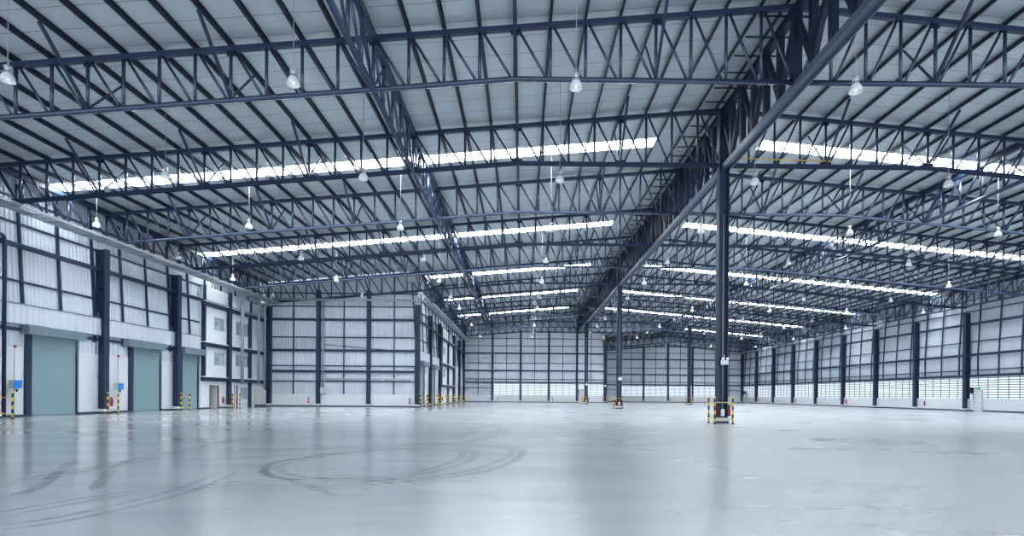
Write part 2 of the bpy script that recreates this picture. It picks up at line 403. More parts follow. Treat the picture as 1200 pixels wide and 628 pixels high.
# ------------------------------------------------------------------ columns
def column(x, y, top, w, d, label, along='x', plinth=True, group='steel columns', px=.08, stiff=True):
    """H-section; along = axis across which the flanges are spaced"""
    r = empty('steel_column', (x, y, 0), label, 'column', group)
    up = (1,0,0) if along == 'x' else (0,1,0)
    if along == 'x': MB().hbar((0,0,.3),(0,0,top), d, w, .05, up).obj('shaft', 'steel', r)
    else: MB().hbar((0,0,.3),(0,0,top), w, d, .05, up).obj('shaft', 'steel', r)
    if stiff:
        me = MB().box(-w/2+.05, -d/2+.02, -.012, w/2-.05, d/2-.02, .012).mesh('stiffener', 'steel')
        z = 2.6
        while z < top - .5: link('stiffener', me, r, (0, 0, z)); z += 2.05
    if plinth:
        MB().box(-w/2-px, -d/2-px, .14, w/2+px, d/2+px, .32).obj('plinth', 'conc', r)
        MB().box(-w/2-px+.01, -d/2-px+.01, 0, w/2+px-.01, d/2+px-.01, .14).obj('plinth_base', 'kerb', r)
    return r
def guard(x, y, w, d, label, sides='xyXY'):
    r = empty('column_guard', (x, y, 0), label, 'column guard', 'yellow and black column guards')
    me = MB().tube([(0,0,0),(0,0,1.48)], .05, 12).mesh('post', 'post')
    mf = MB().box(-.09,-.09,0,.09,.09,.02).mesh('foot_plate', 'kerb')
    pts = {'a':(-w/2,-d/2),'b':(w/2,-d/2),'c':(w/2,d/2),'e':(-w/2,d/2)}
    use = set()
    E_ = {'y':('a','b'),'X':('b','c'),'Y':('c','e'),'x':('e','a')}
    for s_ in sides: use |= set(E_[s_])
    for k in sorted(use):
        p = link('post', me, r, (*pts[k], 0)); link('foot_plate', mf, p)
    for s_ in sides:
        a, b = pts[E_[s_][0]], pts[E_[s_][1]]
        for z in (.30, 1.17):
            MB().tube([(*a, z), (*b, z)], .024, 8).obj('rail', 'rail', r)
    return r
def extinguisher(x, y, z, rz, label):
    r = empty('fire_extinguisher', (x, y, z), label, 'fire extinguisher', 'red fire extinguishers', rz=rz)
    MB().tube([(0,0,-.32),(0,0,-.28),(0,0,.14),(0,0,.2),(0,0,.24)], [.07,.085,.085,.06,.03], 14).obj('cylinder', 'red', r)
    MB().box(-.03,-.05,.24,.03,.05,.30).box(-.012,-.12,.28,.012,.06,.31).obj('valve_handle', 'dark', r)
    MB().tube([(0,-.05,.27),(.07,-.11,.2),(.09,-.1,0),(.09,-.06,-.22)], .013, 8).obj('hose', 'dark', r)
    MB().box(-.05,-.088,-.12,.05,-.080,.06).obj('instruction_label', 'white', r)
    MB().box(-.03,.08,-.2,.03,.1,.2).obj('wall_bracket', 'dark', r)
def emlight(x, y, z, label, rz=0):
    r = empty('emergency_light', (x, y, z), label, 'emergency light', 'white emergency lights on the columns', rz=rz)
    MB().box(-.19,-.14,-.12,.19,.0,.12).obj('casing', 'white', r)
    for s_ in (-1, 1): MB().tube([(s_*.12,-.10,.12),(s_*.12,-.16,.2),(s_*.12,-.20,.2)], [.02,.07,.08], 12).obj('lamp_head', 'silver', r)
    MB().box(-.03,-.02,.12,.03,.0,.42).obj('bracket', 'conduit', r)
def conduit(name, pts, r_, label, cat='conduit', mat='conduit', group=None):
    p = []
    pts = [Vector(q) for q in pts]
    for i, q in enumerate(pts):
        if 0 < i < len(pts)-1:
            a = (pts[i-1]-q); b = (pts[i+1]-q); l_ = min(.35, a.length*.4, b.length*.4); a.normalize(); b.normalize()
            for t in (0,.25,.5,.75,1):
                u, v = q + a*l_, q + b*l_
                p.append((1-t)**2*u + 2*t*(1-t)*q + t*t*v)
        else: p.append(q)
    o = MB().tube(p, r_, 10).obj(name, mat); return tag(o, label, cat, group, 'thing')

free = [(2, 'nearest'), (6, 'middle'), (10, 'farthest')]
for i, nm in free:
    y = TY(i); column(G, y, 17.1, .56, .5, f'{nm} free-standing navy column under the ridge girder', 'x', stiff=False, group='free-standing columns', px=.06)
    guard(G-.14, y-.05 + (0 if i > 2 else -.25), .98, 1.0, f'yellow and black barrier posts around the {nm} free-standing column')
    conduit('conduit', [(G+.02, y-.09, .62), (G+.02, y-.09, 11.5)], .035, f'thin grey conduit running down the {nm} free-standing column')
    o = MB().box(G-.08, y-.24, .42, G+.10, y-.08, .80).obj('socket_box', 'white'); tag(o, f'small white socket box low on the {nm} free-standing column', 'socket', 'socket boxes', 'thing')
    extinguisher(G-.36, y-.1, .72, -math.pi/2, f'red fire extinguisher hung on the left side of the {nm} free-standing column')
    extinguisher(G+.40, y-.1, .72, math.pi/2, f'red fire extinguisher hung on the right side of the {nm} free-standing column')
    emlight(G+.05, y-.26, 3.35, f'white twin-head emergency light on the {nm} free-standing column')
column(G+3*S+.75, TY(10), 13.7, .5, .5, 'free-standing navy column in the right aisle before the far end wall', 'x', group='free-standing columns', px=.1)
guard(G+3*S+.75, TY(10), .95, .95, 'yellow and black barrier around the column in the right aisle')
column(XC, TY(12)+.1, 13.9, .5, .5, 'navy corner column where the rear wall steps back', 'x', group='free-standing columns', px=.1)
guard(XC, TY(12)-.1, .95, .95, 'yellow and black barrier around the stepped rear wall corner column')
emlight(XC, TY(12)-.2, 3.4, 'white emergency light on the stepped rear corner column')
# left dock columns
for i in (1, 2, 3, 4, 5, 6):
    if i == 1: continue
    nm = {2:'at the left edge of the view', 3:'between the first and second dock doors', 4:'between the second and third dock doors', 5:'in front of the white office block', 6:'in the far corner of the dock bay'}[i]
    column(XL+(.6 if i == 6 else .18), TY(i)-(.35 if i == 6 else 0), 11.35, .62, .5, f'navy wall column {nm}', 'x', px=.1, group='dock wall columns')
    if i < 6:
        guard(-28.0 if i > 2 else -27.83, TY(i)-.02 - .1*(i > 2), .72, .8, f'striped guard posts beside the navy wall column {nm}', 'y')
# inner left wall columns
inn = {6:'at the outer corner of the dock recess', 7:'first beyond the dock recess corner', 8:'second beyond the dock recess corner', 9:'third beyond the dock recess corner', 10:'fourth beyond the dock recess corner', 11:'fifth beyond the dock recess corner', 12:'in the left corner of the rear wall'}
for i in range(6, 13):
    column(XI, TY(i) - (.3 if i in (6, 12) else 0), 11.6 if i < 12 else 13.8, .55, .5, f'navy wall column {inn[i]}', 'x', px=.12, group='inner wall columns')
    if i < 12: guard(XI+.75, TY(i)-.3, .8, .8, f'striped guard posts at the navy wall column {inn[i]}', 'yX' if i > 6 else 'xyX')
# right wall columns
for i in range(5, 15):
    nm = ORD[15-i] + ' from the far corner' if i < 14 else 'in the far right corner'
    column(XR+.08, TY(i) - (.3 if i == 14 else 0), 11.25, .6, .42, f'navy column of the right wall, {nm}', 'x', px=.08, group='right wall columns')

# ------------------------------------------------------------------ cladding
def clad(name, a, b, nrm, z0, topf, mat='clad', parent=None, pitch=.30, lean=0., zlean=6.5, depth=.045):
    """corrugated sheet from plan point a to b, ribs along z, nrm = inward normal (hall side)"""
    a, b, nv = Vector((*a, 0)), Vector((*b, 0)), Vector((*nrm, 0)); ln = (b-a).length; d = (b-a)/ln
    prof = []; t = 0
    while t < ln:
        for q, h in ((0,0),(.12,0),(.16,1),(.26,1),(.30,0)):
            if q == .30: continue
            u = t + q/.30*pitch
            if u <= ln: prof.append((u, h))
        t += pitch
    prof.append((ln, 0)); mb = MB(); n = len(prof)
    rows = []
    for u, h in prof:
        p = a + d*u + nv*(h*depth); zt = topf(p.x, p.y)
        zs = [z0] + ([zlean] if z0 < zlean < zt and lean else []) + [zt]
        rows.append([(p - nv*(max(0, (z-zlean)/7.4)*lean) + Vector((0,0,z))) if lean else p + Vector((0,0,z)) for z in zs])
    k = len(rows[0])
    for r_ in rows: mb.v += [tuple(q) for q in r_]
    for i in range(n-1):
        for j in range(k-1):
            mb.f.append((i*k+j, (i+1)*k+j, (i+1)*k+j+1, i*k+j+1)); mb.sm.append(False)
    return mb.obj(name, mat, parent)
def leanx(z, lean, zl=6.5): return max(0, (z-zl)/7.4)*lean
TH = [9.9, 6.4, 4.02]; TN = [11.4, 7.9, 4.65]

# --- right wall
w = clad('wall_right', (XR+.45, 14), (XR+.45, TY(14)+.3), (-1,0), 4.0, lambda x,y: 14.3, lean=.4); tag(w, 'long right wall of pale corrugated sheet above a louvred window band', 'wall', kind='structure')
MB().box(XR+.2, 14, .16, XR+.5, 63.55, 1.42).box(XR+.2, 64.65, .16, XR+.5, TY(14)+.3, 1.42).obj('base_panel', 'conc', w)
o = MB().box(XR+.12, 14, 0, XR+.5, TY(14)+.3, .16).obj('baseboard_right', 'kerb'); tag(o, 'dark kerb strip along the foot of the right wall', 'baseboard', kind='structure')
for z in TH + TN + [12.7]:
    big = z in TH; h = .26 if big else .12; dx = leanx(z, .4)
    if big: MB().hbar((XR+.12, 14, z), (XR+.12, TY(14)+.2, z), h, .2, .03, (1,0,0)).obj('girt', 'steel', w)
    else: MB().box(XR+.17+dx, 14, z-h/2, XR+.27+dx, TY(14)+.2, z+h/2).obj('girt', 'steel', w)
for i in range(4, 14):
    for dy in (1.2, 4.05, 6.9):
        y = TY(i) + dy
        MB().bar((XR+.15, y, 4.1), (XR+.15, y, 6.5), .1, .16, (0,1,0)).bar((XR+.15, y, 6.5), (XR+.15+leanx(13.6,.4), y, 13.6), .1, .16, (0,1,0)).obj('wall_post', 'steel', w)

nw = [0]
def louvre(a, b, nrm, label, nm_=6):
    """louvred window from plan a to b; nrm inward"""
    nw[0] += 1
    a, b, nv = Vector((*a, 0)), Vector((*b, 0)), Vector((*nrm, 0)); d = (b-a).normalized()
    r = MB().bar(a+Vector((0,0,1.44)), b+Vector((0,0,1.44)), .1, .06).bar(a+Vector((0,0,3.86)), b+Vector((0,0,3.86)), .1, .06).obj(f'window_{nw[0]}', 'frame')
    tag(r, label, 'window', 'louvred daylight windows', 'structure')
    o_ = -nv*.22
    MB().bar(a+o_+Vector((0,0,2.65)), b+o_+Vector((0,0,2.65)), .02, 2.5).obj('pane', 'louvre', r)
    for k in range(9):
        z = 1.62 + k*.265
        mb = MB(); c0, c1 = a+Vector((0,0,z)), b+Vector((0,0,z))
        n0 = [c0 - nv*.10 + Vector((0,0,-.05)), c1 - nv*.10 + Vector((0,0,-.05)), c1 + nv*.0 + Vector((0,0,.06)), c0 + Vector((0,0,.06))]
        mb.quad(*n0); e = Vector((0,0,.012)); mb.quad(*[q+e for q in n0][::-1])
        mb.quad(n0[0], n0[0]+e, n0[1]+e, n0[1]); mb.quad(n0[3], n0[2], n0[2]+e, n0[3]+e)
        mb.obj('blade', 'blade', r)
    ln = (b-a).length
    for k in range(nm_+1):
        p = a + d*(ln*k/nm_) + nv*.04
        MB().bar(p+Vector((0,0,1.4)), p+Vector((0,0,3.9)), .05, .05, (0,1,0)).obj('mullion', 'steel', r)
for i in range(4, 14):
    lab = f'louvred daylight window of the right wall, {ORD[14-i]} bay from the far corner'
    if i == 5: louvre((XR+.3, TY(i)+.2), (XR+.3, TY(i+1)-.2), (-1,0), lab)
    else: louvre((XR+.3, TY(i)+.2), (XR+.3, TY(i+1)-.2), (-1,0), lab)

# --- dock wall (left) and inner left wall share one pattern
nd = [0]
def ext(y0, y1): pass
def dock(wx, y0, y1, side, doors, blocks, start, post_y):
    """wx wall plane; doors (ya, yb, box0, box1, label); blocks = y ranges taken by the office"""
    gaps = sorted([(d_[0], d_[1]) for d_ in doors] + blocks); segs = []; c = y0
    for g0, g1 in gaps:
        if g0 > c: segs.append((c, g0))
        c = max(c, g1)
    if c < y1: segs.append((c, y1))
    topz = (lambda x, y: 14.3) if wx < -20 else (lambda x, y: 15.6)
    endclad = min([q[0] for q in blocks] + [y1])
    w = clad('wall_' + side, (wx, y0), (wx, y1), (1,0), 6.5, topz, lean=.4); 
    for s0, s1 in segs:
        MB().box(wx-.1, s0, .14, wx+.03, s1, 4.08).obj('base_panel', 'conc', w)
        clad('cladding', (wx, s0), (wx, s1), (1,0), 4.08, lambda x, y: 6.6, parent=w, pitch=.32)
    for d_ in doors: clad('cladding', (wx, d_[0]), (wx, d_[1]), (1,0), 5.0, lambda x, y: 6.6, parent=w)
    clad('cladding_band', (wx+.16, y0), (wx+.16, endclad), (1,0), 5.42, lambda x, y: 6.6, 'clad2', w, .42)
    MB().box(wx-.05, y0, 6.55, wx+.22, endclad, 6.62).box(wx-.05, y0, 5.36, wx+.22, endclad, 5.42).obj('band_trim', 'box', w)
    MB().box(wx+.0, y0, 5.02, wx+.16, endclad, 5.2).obj('girt', 'steel', w)
    for z, big in ((9.9, 1), (11.3, 0), (12.8, 0), (7.9, 0), (8.9, 0)):
        h = .26 if big else .11; dx = leanx(z, .4)
        if big: MB().hbar((wx+.25, y0, z), (wx+.25, y1, z), h, .2, .03, (1,0,0)).obj('girt', 'steel', w)
        elif z != 8.9: MB().box(wx-dx+.04, y0, z-h/2, wx-dx+.16, y1, z+h/2).obj('girt', 'steel', w)
    for y in post_y:
        MB().bar((wx+.12, y, 6.6), (wx+.12-leanx(13.6,.4), y, 13.6), .1, .16, (0,1,0)).obj('wall_post', 'steel', w)
        if y < endclad and abs(y) > 0: MB().bar((wx+.1, y, 4.9), (wx+.1, y, 5.4), .12, .12, (0,1,0)).obj('short_post', 'steel', w)
    for (ya, yb, b0, b1, lb) in doors:
        nd[0] += 1
        d = MB().box(wx-.14, ya, 0, wx-.06, yb, 5.05).obj(f'door_{nd[0]}', 'teal'); tag(d, lb, 'roller door', 'teal roller dock doors', 'structure')
        MB().box(wx-.1, ya-.42, 0, wx+.16, ya, 5.05).obj('guide_post', 'steel', d); MB().box(wx-.1, yb, 0, wx+.06, yb+.12, 5.05).obj('guide_post', 'box', d)
        MB().box(wx-.0, b0, 4.86, wx+.62, b0+(b1-b0)*.32, 5.40).box(wx-.0, b0+(b1-b0)*.33, 4.86, wx+.62, b1, 5.38).obj('shutter_box', 'box', d)
        MB().box(wx-.145, ya, 0, wx-.04, yb, .08).obj('bottom_rail', 'box', d)
    return w, segs
pl = [TY(1)+k*8.5+q for k in range(-1, 5) for q in (2.3, 5.1, 8.0) if TY(1)+k*8.5+q < 65]
doors = [(34.75, 38.4, 34.0, 38.5, 'teal roller shutter dock door nearest the camera on the left'),
         (43.75, 47.2, 42.6, 47.0, 'teal roller shutter dock door between the two nearest dock wall columns'),
         (50.0, 52.65, 49.6, 52.9, 'narrow teal roller shutter dock door beside the white office block')]
w, segs = dock(XL-.1, 14, TY(6), 'left', doors, [(52.75, 65.6)], 0, pl)
tag(w, 'left loading dock wall of corrugated sheet leaning outwards above a band', 'wall', kind='structure')
o = MB()
for s0, s1 in segs: o.box(XL-.1, s0, 0, XL+.10, s1, .14)
o = o.obj('baseboard_left', 'kerb'); tag(o, 'dark kerb strip at the foot of the left dock wall', 'baseboard', kind='structure')
pi = [TY(6)+k*8.5+q for k in range(0, 6) for q in (1.3, 4.1, 6.95)]
doors2 = [(TY(6)+1.9, TY(6)+5.3, TY(6)+1.75, TY(6)+6.0, 'teal roller shutter door just past the dock recess corner'),
          (TY(7)+1.9, TY(7)+5.3, TY(7)+1.75, TY(7)+6.0, 'teal roller shutter door second past the dock recess corner')]
w2, segs2 = dock(XI-.2, TY(6), TY(12), 'inner_left', doors2, [(TY(8)+1, TY(10)-1)], 0, pi)
tag(w2, 'inner left wall of corrugated sheet running back from the dock recess', 'wall', kind='structure')
o = MB()
for s0, s1 in segs2: o.box(XI-1.1, s0, 0, XI-.1, s1, .14)
o = o.obj('baseboard_inner_left', 'kerb'); tag(o, 'dark kerb strip at the foot of the inner left wall', 'baseboard', kind='structure')

# --- office blocks
def office(wx, y0, y1, ycol, label, full):
    r = empty('office_block', (wx, (y0+y1)/2, 0), label, 'office', kind='thing'); cy = (y0+y1)/2
    def B(*a):  # world y -> local
        return (a[0]-wx, a[1]-cy, a[2], a[3]-wx, a[4]-cy, a[5])
    # openings cut out of each storey wall
    def storey(z0, z1, ops):
        mb = MB(); c = y0
        for (a, b, s, t) in sorted(ops):
            mb.box(*B(wx-.15, c, z0, wx+.18, a, z1))
            if s > z0: mb.box(*B(wx-.15, a, z0, wx+.18, b, s))
            mb.box(*B(wx-.15, a, t, wx+.18, b, z1)); c = b
        mb.box(*B(wx-.15, c, z0, wx+.18, y1, z1)); mb.obj('storey_wall', 'office', r)
    def win(a, b, s, t, n, sticker=False):
        f = MB(); 
        f.box(*B(wx+.06, a, s, wx+.20, a+.06, t)).box(*B(wx+.06, b-.06, s, wx+.20, b, t)).box(*B(wx+.06, a, s, wx+.20, b, s+.06)).box(*B(wx+.06, a, t-.06, wx+.20, b, t))
        for k in range(1, n): y = a + (b-a)*k/n; f.box(*B(wx+.08, y-.03, s, wx+.17, y+.03, t))
        f = f.obj('window', 'frame', r); MB().box(*B(wx+.09, a+.05, s+.05, wx+.11, b-.05, t-.05)).obj('glass', 'glass', f)
        if sticker: MB().box(*B(wx+.112, a+.5, s+.5, wx+.12, a+.72, s+.66)).obj('red_sticker', 'red', f)
    if full:
        dr = (54.3, 55.8, 0.0, 2.15); d2 = (58.9, 59.5, 0.0, 2.2)
        w1 = (55.0, 56.9); w3 = (59.1, 62.4)
        storey(.0, 3.0, [dr, d2, (60.1, 61.8, .85, 2.1)]); storey(3.0, 6.3, [(*w1, 4.1, 5.35), (*w3, 4.2, 5.4)]); storey(6.3, 10.6, [(*w1, 7.45, 8.68), (*w3, 7.4, 8.8)])
        win(60.1, 61.8, .85, 2.1, 2); win(*w1, 4.1, 5.35, 2, True); win(*w1, 7.45, 8.68, 2, True); win(*w3, 4.2, 5.4, 4); win(*w3, 7.4, 8.8, 4)
        # open doorway
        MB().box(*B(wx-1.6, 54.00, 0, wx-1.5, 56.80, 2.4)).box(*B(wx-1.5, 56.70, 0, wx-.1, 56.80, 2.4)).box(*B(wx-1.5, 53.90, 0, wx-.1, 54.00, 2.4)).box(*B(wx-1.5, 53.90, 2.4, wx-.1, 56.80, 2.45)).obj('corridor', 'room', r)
        f = MB().box(*B(wx+.1, 54.24, 0, wx+.22, 54.32, 2.2)).box(*B(wx+.1, 55.78, 0, wx+.22, 55.86, 2.2)).box(*B(wx+.1, 54.24, 2.13, wx+.22, 55.86, 2.2)).obj('door_frame', 'maroon', r)
        MB().box(*B(wx-.85, 55.68, .02, wx+.12, 55.74, 2.1)).obj('door_leaf', 'door', r)
        f = MB().box(*B(wx+.1, 58.80, 0, wx+.22, 58.87, 2.25)).box(*B(wx+.1, 59.48, 0, wx+.22, 59.55, 2.25)).box(*B(wx+.1, 58.80, 2.19, wx+.22, 59.55, 2.25)).obj('door_frame', 'maroon', r)
        MB().box(*B(wx+.04, 58.86, .02, wx+.08, 59.49, 2.19)).obj('door_leaf', 'door', r)
    else:
        storey(0, 3.0, [(y0+2, y0+3.5, 0, 2.15)]); storey(3.0, 6.3, [(y0+3, y0+5, 4.1, 5.35)]); storey(6.3, 10.6, [(y0+3, y0+5, 7.45, 8.68)])
        MB().box(*B(wx+.02, y0+2, .02, wx+.06, y0+3.5, 2.15)).obj('door_leaf', 'door', r)
        win(y0+3, y0+5, 4.1, 5.35, 2); win(y0+3, y0+5, 7.45, 8.68, 2)
    for z in (2.6, 5.78, 9.52):
        b = MB().hbar((.30, y0-cy, z+.14), (.30, y1-cy, z+.14), .34, .26, .03, (1,0,0)).obj('floor_beam', 'steel', r)
        MB().box(*B(wx-.1, y0, z+.33, wx+.52, y1, z+.40)).obj('ledge', 'slab', b)
    MB().box(*B(wx+.20, y0, 10.02, wx+.34, y1-3.6, 11.25)).box(*B(wx-.1, y1-3.5, 10.02, wx+.10, y1, 11.2)).obj('parapet', 'lintel', r)
    for y in (y0+.2, y1-3.7 if full else y1-.3):
        MB().bar((.30, y-cy, 2.6 if y < y0+1 else 0), (.30, y-cy, 11.3), .34, .3, (0,1,0)).obj('corner_post', 'steel', r)
    MB().box(*B(wx+.12, y0, .0, wx+.24, 54.2 if full else y0+1.9, .14)).box(*B(wx+.12, 55.9 if full else y0+3.6, .0, wx+.24, 58.75 if full else y1, .14)).obj('skirting', 'kerb', r)
    return r
office(XL-.1, 52.75, 65.6, 0, 'two-storey white office block with dark floor beams at the end of the dock wall', True)
office(XI-.2, TY(8)+1, TY(10)-1, 0, 'narrow white office block far down the inner left wall', False)

# --- rear-facing walls: dock recess end, rear wall, far right wall, return wall
def endwall(name, x0, x1, y, topf, label, cols, wins, posts, side, lean_end=None, thick=TH, thin=TN, skipdoor=None):
    w = MB(); 
    # cladding pieces between windows
    xs = sorted(wins); segs = []; c = x0
    for a, b in xs:
        if a > c: segs.append((c, a))
        c = b
    if c < x1: segs.append((c, x1))
    w = clad(name, (x1, y+.3), (x0, y+.3), (0,-1), 4.0, topf); tag(w, label, 'wall', kind='structure')
    for s0, s1 in segs: clad('cladding', (s1, y+.3), (s0, y+.3), (0,-1), 1.4, lambda x_, y_: 4.0, parent=w)
    MB().box(x0, y+.16, .14, x1, y+.45, 1.42).obj('base_panel', 'conc', w)
    for z in thick: MB().hbar((x0, y+.1, z), (x1, y+.1, z), .26, .2, .03, (0,1,0)).obj('girt', 'steel', w)
    for z in thin + [12.9]:
        MB().box(x0, y+.14, z-.06, x1, y+.24, z+.06).obj('girt', 'steel', w)
    for s0, s1 in segs: MB().box(s0, y+.14, 2.84, s1, y+.24, 2.96).obj('girt', 'steel', w)
    for x in posts:
        inwin = any(a < x < b for a, b in wins)
        MB().box(x-.05, y+.05, 3.95 if inwin else 1.42, x+.05, y+.22, topf(x, y)-.35).obj('wall_post', 'steel', w)
    o = MB().box(x0, y+.1, 0, x1, y+.45, .14).obj('baseboard_'+side, 'kerb'); tag(o, 'dark kerb strip at the foot of the ' + label.split(' of ')[0], 'baseboard', kind='structure')
    return w
tf1 = lambda x, y: top_z(x) + .38
endwall('wall_dock_end', XL-1.1, XI-.1, TY(6), tf1, 'dock recess end wall of pale ribbed sheet facing the camera', 0, [], [G-6.5*S, G-5.5*S, G-4.5*S], 'dock_end')
wn = [(G+k*S+.25, G+(k+1)*S-.25) for k in (-3, -2, -1, 0)]
endwall('wall_rear', XI-1.1, XC+.2, TY(12), tf1, 'rear wall of pale ribbed sheet on navy columns, louvred below', 0, [(wn[0][0], wn[-1][1])], [G+(k+.5)*S for k in (-4,-3,-2,-1,0)], 'rear')
tf2 = lambda x, y: top2(x) + .38
wn2 = [(G+k*S+.25, G+(k+1)*S-.25) for k in (2, 3, 4, 5)]
endwall('wall_rear_right', XC, XR+1.1, TY(14), tf2, 'deep right end wall of pale ribbed sheet stepped further back', 0, [(wn2[0][0], wn2[-1][1])], [G+(k+.5)*S for k in (1,2,3,4,5,6)], 'rear_right')
for j, (a, b) in enumerate(wn): louvre((b, TY(12)+.3), (a, TY(12)+.3), (0,-1), f'louvred daylight window in the rear wall, {ORD[j+1]} from its left', 4)
for j, (a, b) in enumerate(wn2): louvre((b, TY(14)+.3), (a, TY(14)+.3), (0,-1), f'louvred daylight window in the far right end wall, {ORD[j+1]} from its left', 4)
w = clad('wall_return', (XC, TY(12)+.3), (XC, TY(14)+.3), (1,0), 0, lambda x,y: 14.2, lean=.45); tag(w, 'short return wall joining rear wall to the deeper right end wall', 'wall', kind='structure')
for y in (TY(12)+3, TY(12)+6, TY(12)+9, TY(12)+12): MB().bar((XC+.1, y, .2), (XC+.1-.4, y, 13.8), .1, .16, (0,1,0)).obj('wall_post', 'steel', w)
# gable infill over the step in the roof
mb = MB(); xs = [XC + .2 + (RR-XC-.2)*k/8 for k in range(9)]
for a, b in zip(xs, xs[1:]): mb.quad((a, TY(12)+.15, top2(a)+.3), (b, TY(12)+.15, top2(b)+.3), (b, TY(12)+.15, top_z(b)+.42), (a, TY(12)+.15, top_z(a)+.42))
o = mb.obj('wall_gable_infill', 'clad'); tag(o, 'sheet infill above the rear bay where its roof drops', 'wall', kind='structure')
# leaning corner posts at the two outer corners
for x, y, lb in ((XI-.05, TY(6)-.05, 'dock recess corner'), (XC+.1, TY(12)-.1, 'rear wall corner')):
    o = MB().bar((x-.15, y, 6.4), (x-.65, y, 14.2), .12, .2, (0,1,0)).obj('leaning_post', 'steel'); tag(o, f'thin steel post leaning outwards at the {lb}', 'post', kind='thing')
for k in (-6, -5):
    column(G+k*S, TY(6), 13.2, .42, .4, 'navy column of the dock recess end wall, ' + ('left one' if k == -6 else 'right one'), 'y', px=.1, group='end wall columns', stiff=False)
for k in (-3, -2, -1, 0):
    column(G+k*S, TY(12), 14.1, .40, .35, f'navy column of the rear wall, {ORD[k+4]} from its left', 'y', px=.12, group='rear wall columns', stiff=False)
for k in (2, 3, 4, 5, 6):
    x = G+k*S; column(x, TY(14), bot2(x), .40, .35, f'navy column of the far right end wall, {ORD[k-1]} from its left', 'y', px=.12, group='far end wall columns', stiff=False)

# ------------------------------------------------------------------ exit doors
def exit_door(x, y, rz, label, closedbox):
    r = empty('exit_door', (x, y, 0), label, 'door', 'white exit doors', rz=rz)
    MB().box(-.06,-.52,0,.06,.52,1.22).box(-.06,-.52,1.24,.06,.52,2.38).obj('door_leaf', 'door', r)
    MB().box(-.1,-.6,0,.08,-.52,2.44).box(-.1,.52,0,.08,.6,2.44).box(-.1,-.6,2.38,.08,.6,2.46).obj('door_frame', 'frame', r)
    MB().box(-.12,.38,1.0,-.05,.46,1.1).obj('door_handle', 'silver', r)
    s = MB().box(-.14,-.34,2.50,-.04,.34,2.74).obj('exit_sign', 'green', r)
    cu = bpy.data.curves.new('lettering', 'FONT'); cu.body = 'EXIT'; cu.size = .2; cu.align_x = 'CENTER'; cu.extrude = .004
    t = bpy.data.objects.new('lettering', cu); C.objects.link(t); bpy.context.view_layer.update(); me_ = bpy.data.meshes.new_from_object(t); bpy.data.objects.remove(t); t = link('lettering', me_, s); me_.materials.clear(); me_.materials.append(M['white']); t.location = (-.146, 0, 2.55); t.rotation_euler = (math.pi/2, 0, -math.pi/2)
    MB().box(-.5,.62,2.0,.0,.74,2.7).box(-.12,.60,1.4,.0,.66,2.1).obj('closer_hood', 'dark', r)
exit_door(XR+.12, 64.1, 0, 'off-white exit door with green sign in the right wall beside a navy column', True)
exit_door(XR+.1, TY(13)+5.6, 0, 'small far exit door with green sign near the far right corner', True)
exit_door(G+.55*S-2.1, TY(12)+.02, math.pi/2*1, 'off-white exit door with green sign in the rear wall behind the farthest column', True)

# ------------------------------------------------------------------ small wall things
for x, y, rz, lb in ((G-6.2*S, TY(6)+.06, 0, 'on the dock recess end wall left of its first column'), (XI-.95, TY(6)+.06, 0, 'at the right end of the dock recess end wall'),
                     (G-2.85*S+.3, TY(12)+.05, 0, 'under the first louvred window of the rear wall'), (G-.85*S, TY(12)+.05, 0, 'under the third louvred window of the rear wall'),
                     (G+4.1*S, TY(14)+.05, 0, 'under the louvres of the far right end wall'),
                     (XR+.12, TY(13)-.7, math.pi/2, 'on the right wall, farthest one'), (XR+.12, TY(11)-.9, math.pi/2, 'on the right wall, second farthest'), (XR+.12, TY(9)-.9, math.pi/2, 'on the right wall, second nearest'), (XR+.12, TY(7)-1.6, math.pi/2, 'on the right wall, nearest one'),
                     (XL+.2, 56.5, -math.pi/2, 'on the white office wall beside the open doorway'), (XL+.2, TY(3)+.9, -math.pi/2, 'beside the guard of the second dock wall column'),
                     (XI+.05, TY(8)+2.6, -math.pi/2, 'far down the inner left wall')):
    extinguisher(x, y, .75 if rz == 0 else .8, rz, 'red fire extinguisher ' + lb)
def isolator(y, lb):
    r = empty('isolator_box', (XL+.1, y, 1.9), f'grey isolator box with bright blue cover {lb}', 'switch box', 'blue-covered switch boxes on the dock wall')
    MB().box(0,-.24,-.24,.26,.24,.24).obj('casing', 'cream', r); MB().box(.26,-.22,-.23,.32,.26,.23).obj('cover', 'blue', r)
    MB().tube([(.15,0,-.24),(.2,.05,-.42),(.18,.12,-.36),(.16,.16,-.24)], .035, 8).obj('cable_loop', 'dark', r)
    conduit('conduit', [(XL+.14, y+.05, .02), (XL+.14, y+.05, 4.0)], .022, f'thin grey conduit above and below the switch box {lb}')
    o = MB().lathe([(0,.1),(.06,.08),(.08,0),(.08,-.06),(0,-.06)], 14, (XL+.18, y+.05, 4.06)).obj('alarm_beacon', 'red'); tag(o, f'small red alarm beacon above the switch box {lb}', 'beacon', 'red alarm beacons', 'thing')
isolator(33.4, 'left of the nearest dock door'); isolator(41.9, 'left of the second dock door')
conduit('downpipe', [(-28.85, 31.2, 10.2), (-28.85, 32.45, 10.2), (-28.85, 32.45, .05)], .1, 'thick navy downpipe beside the leftmost wall column', 'pipe', 'steel')
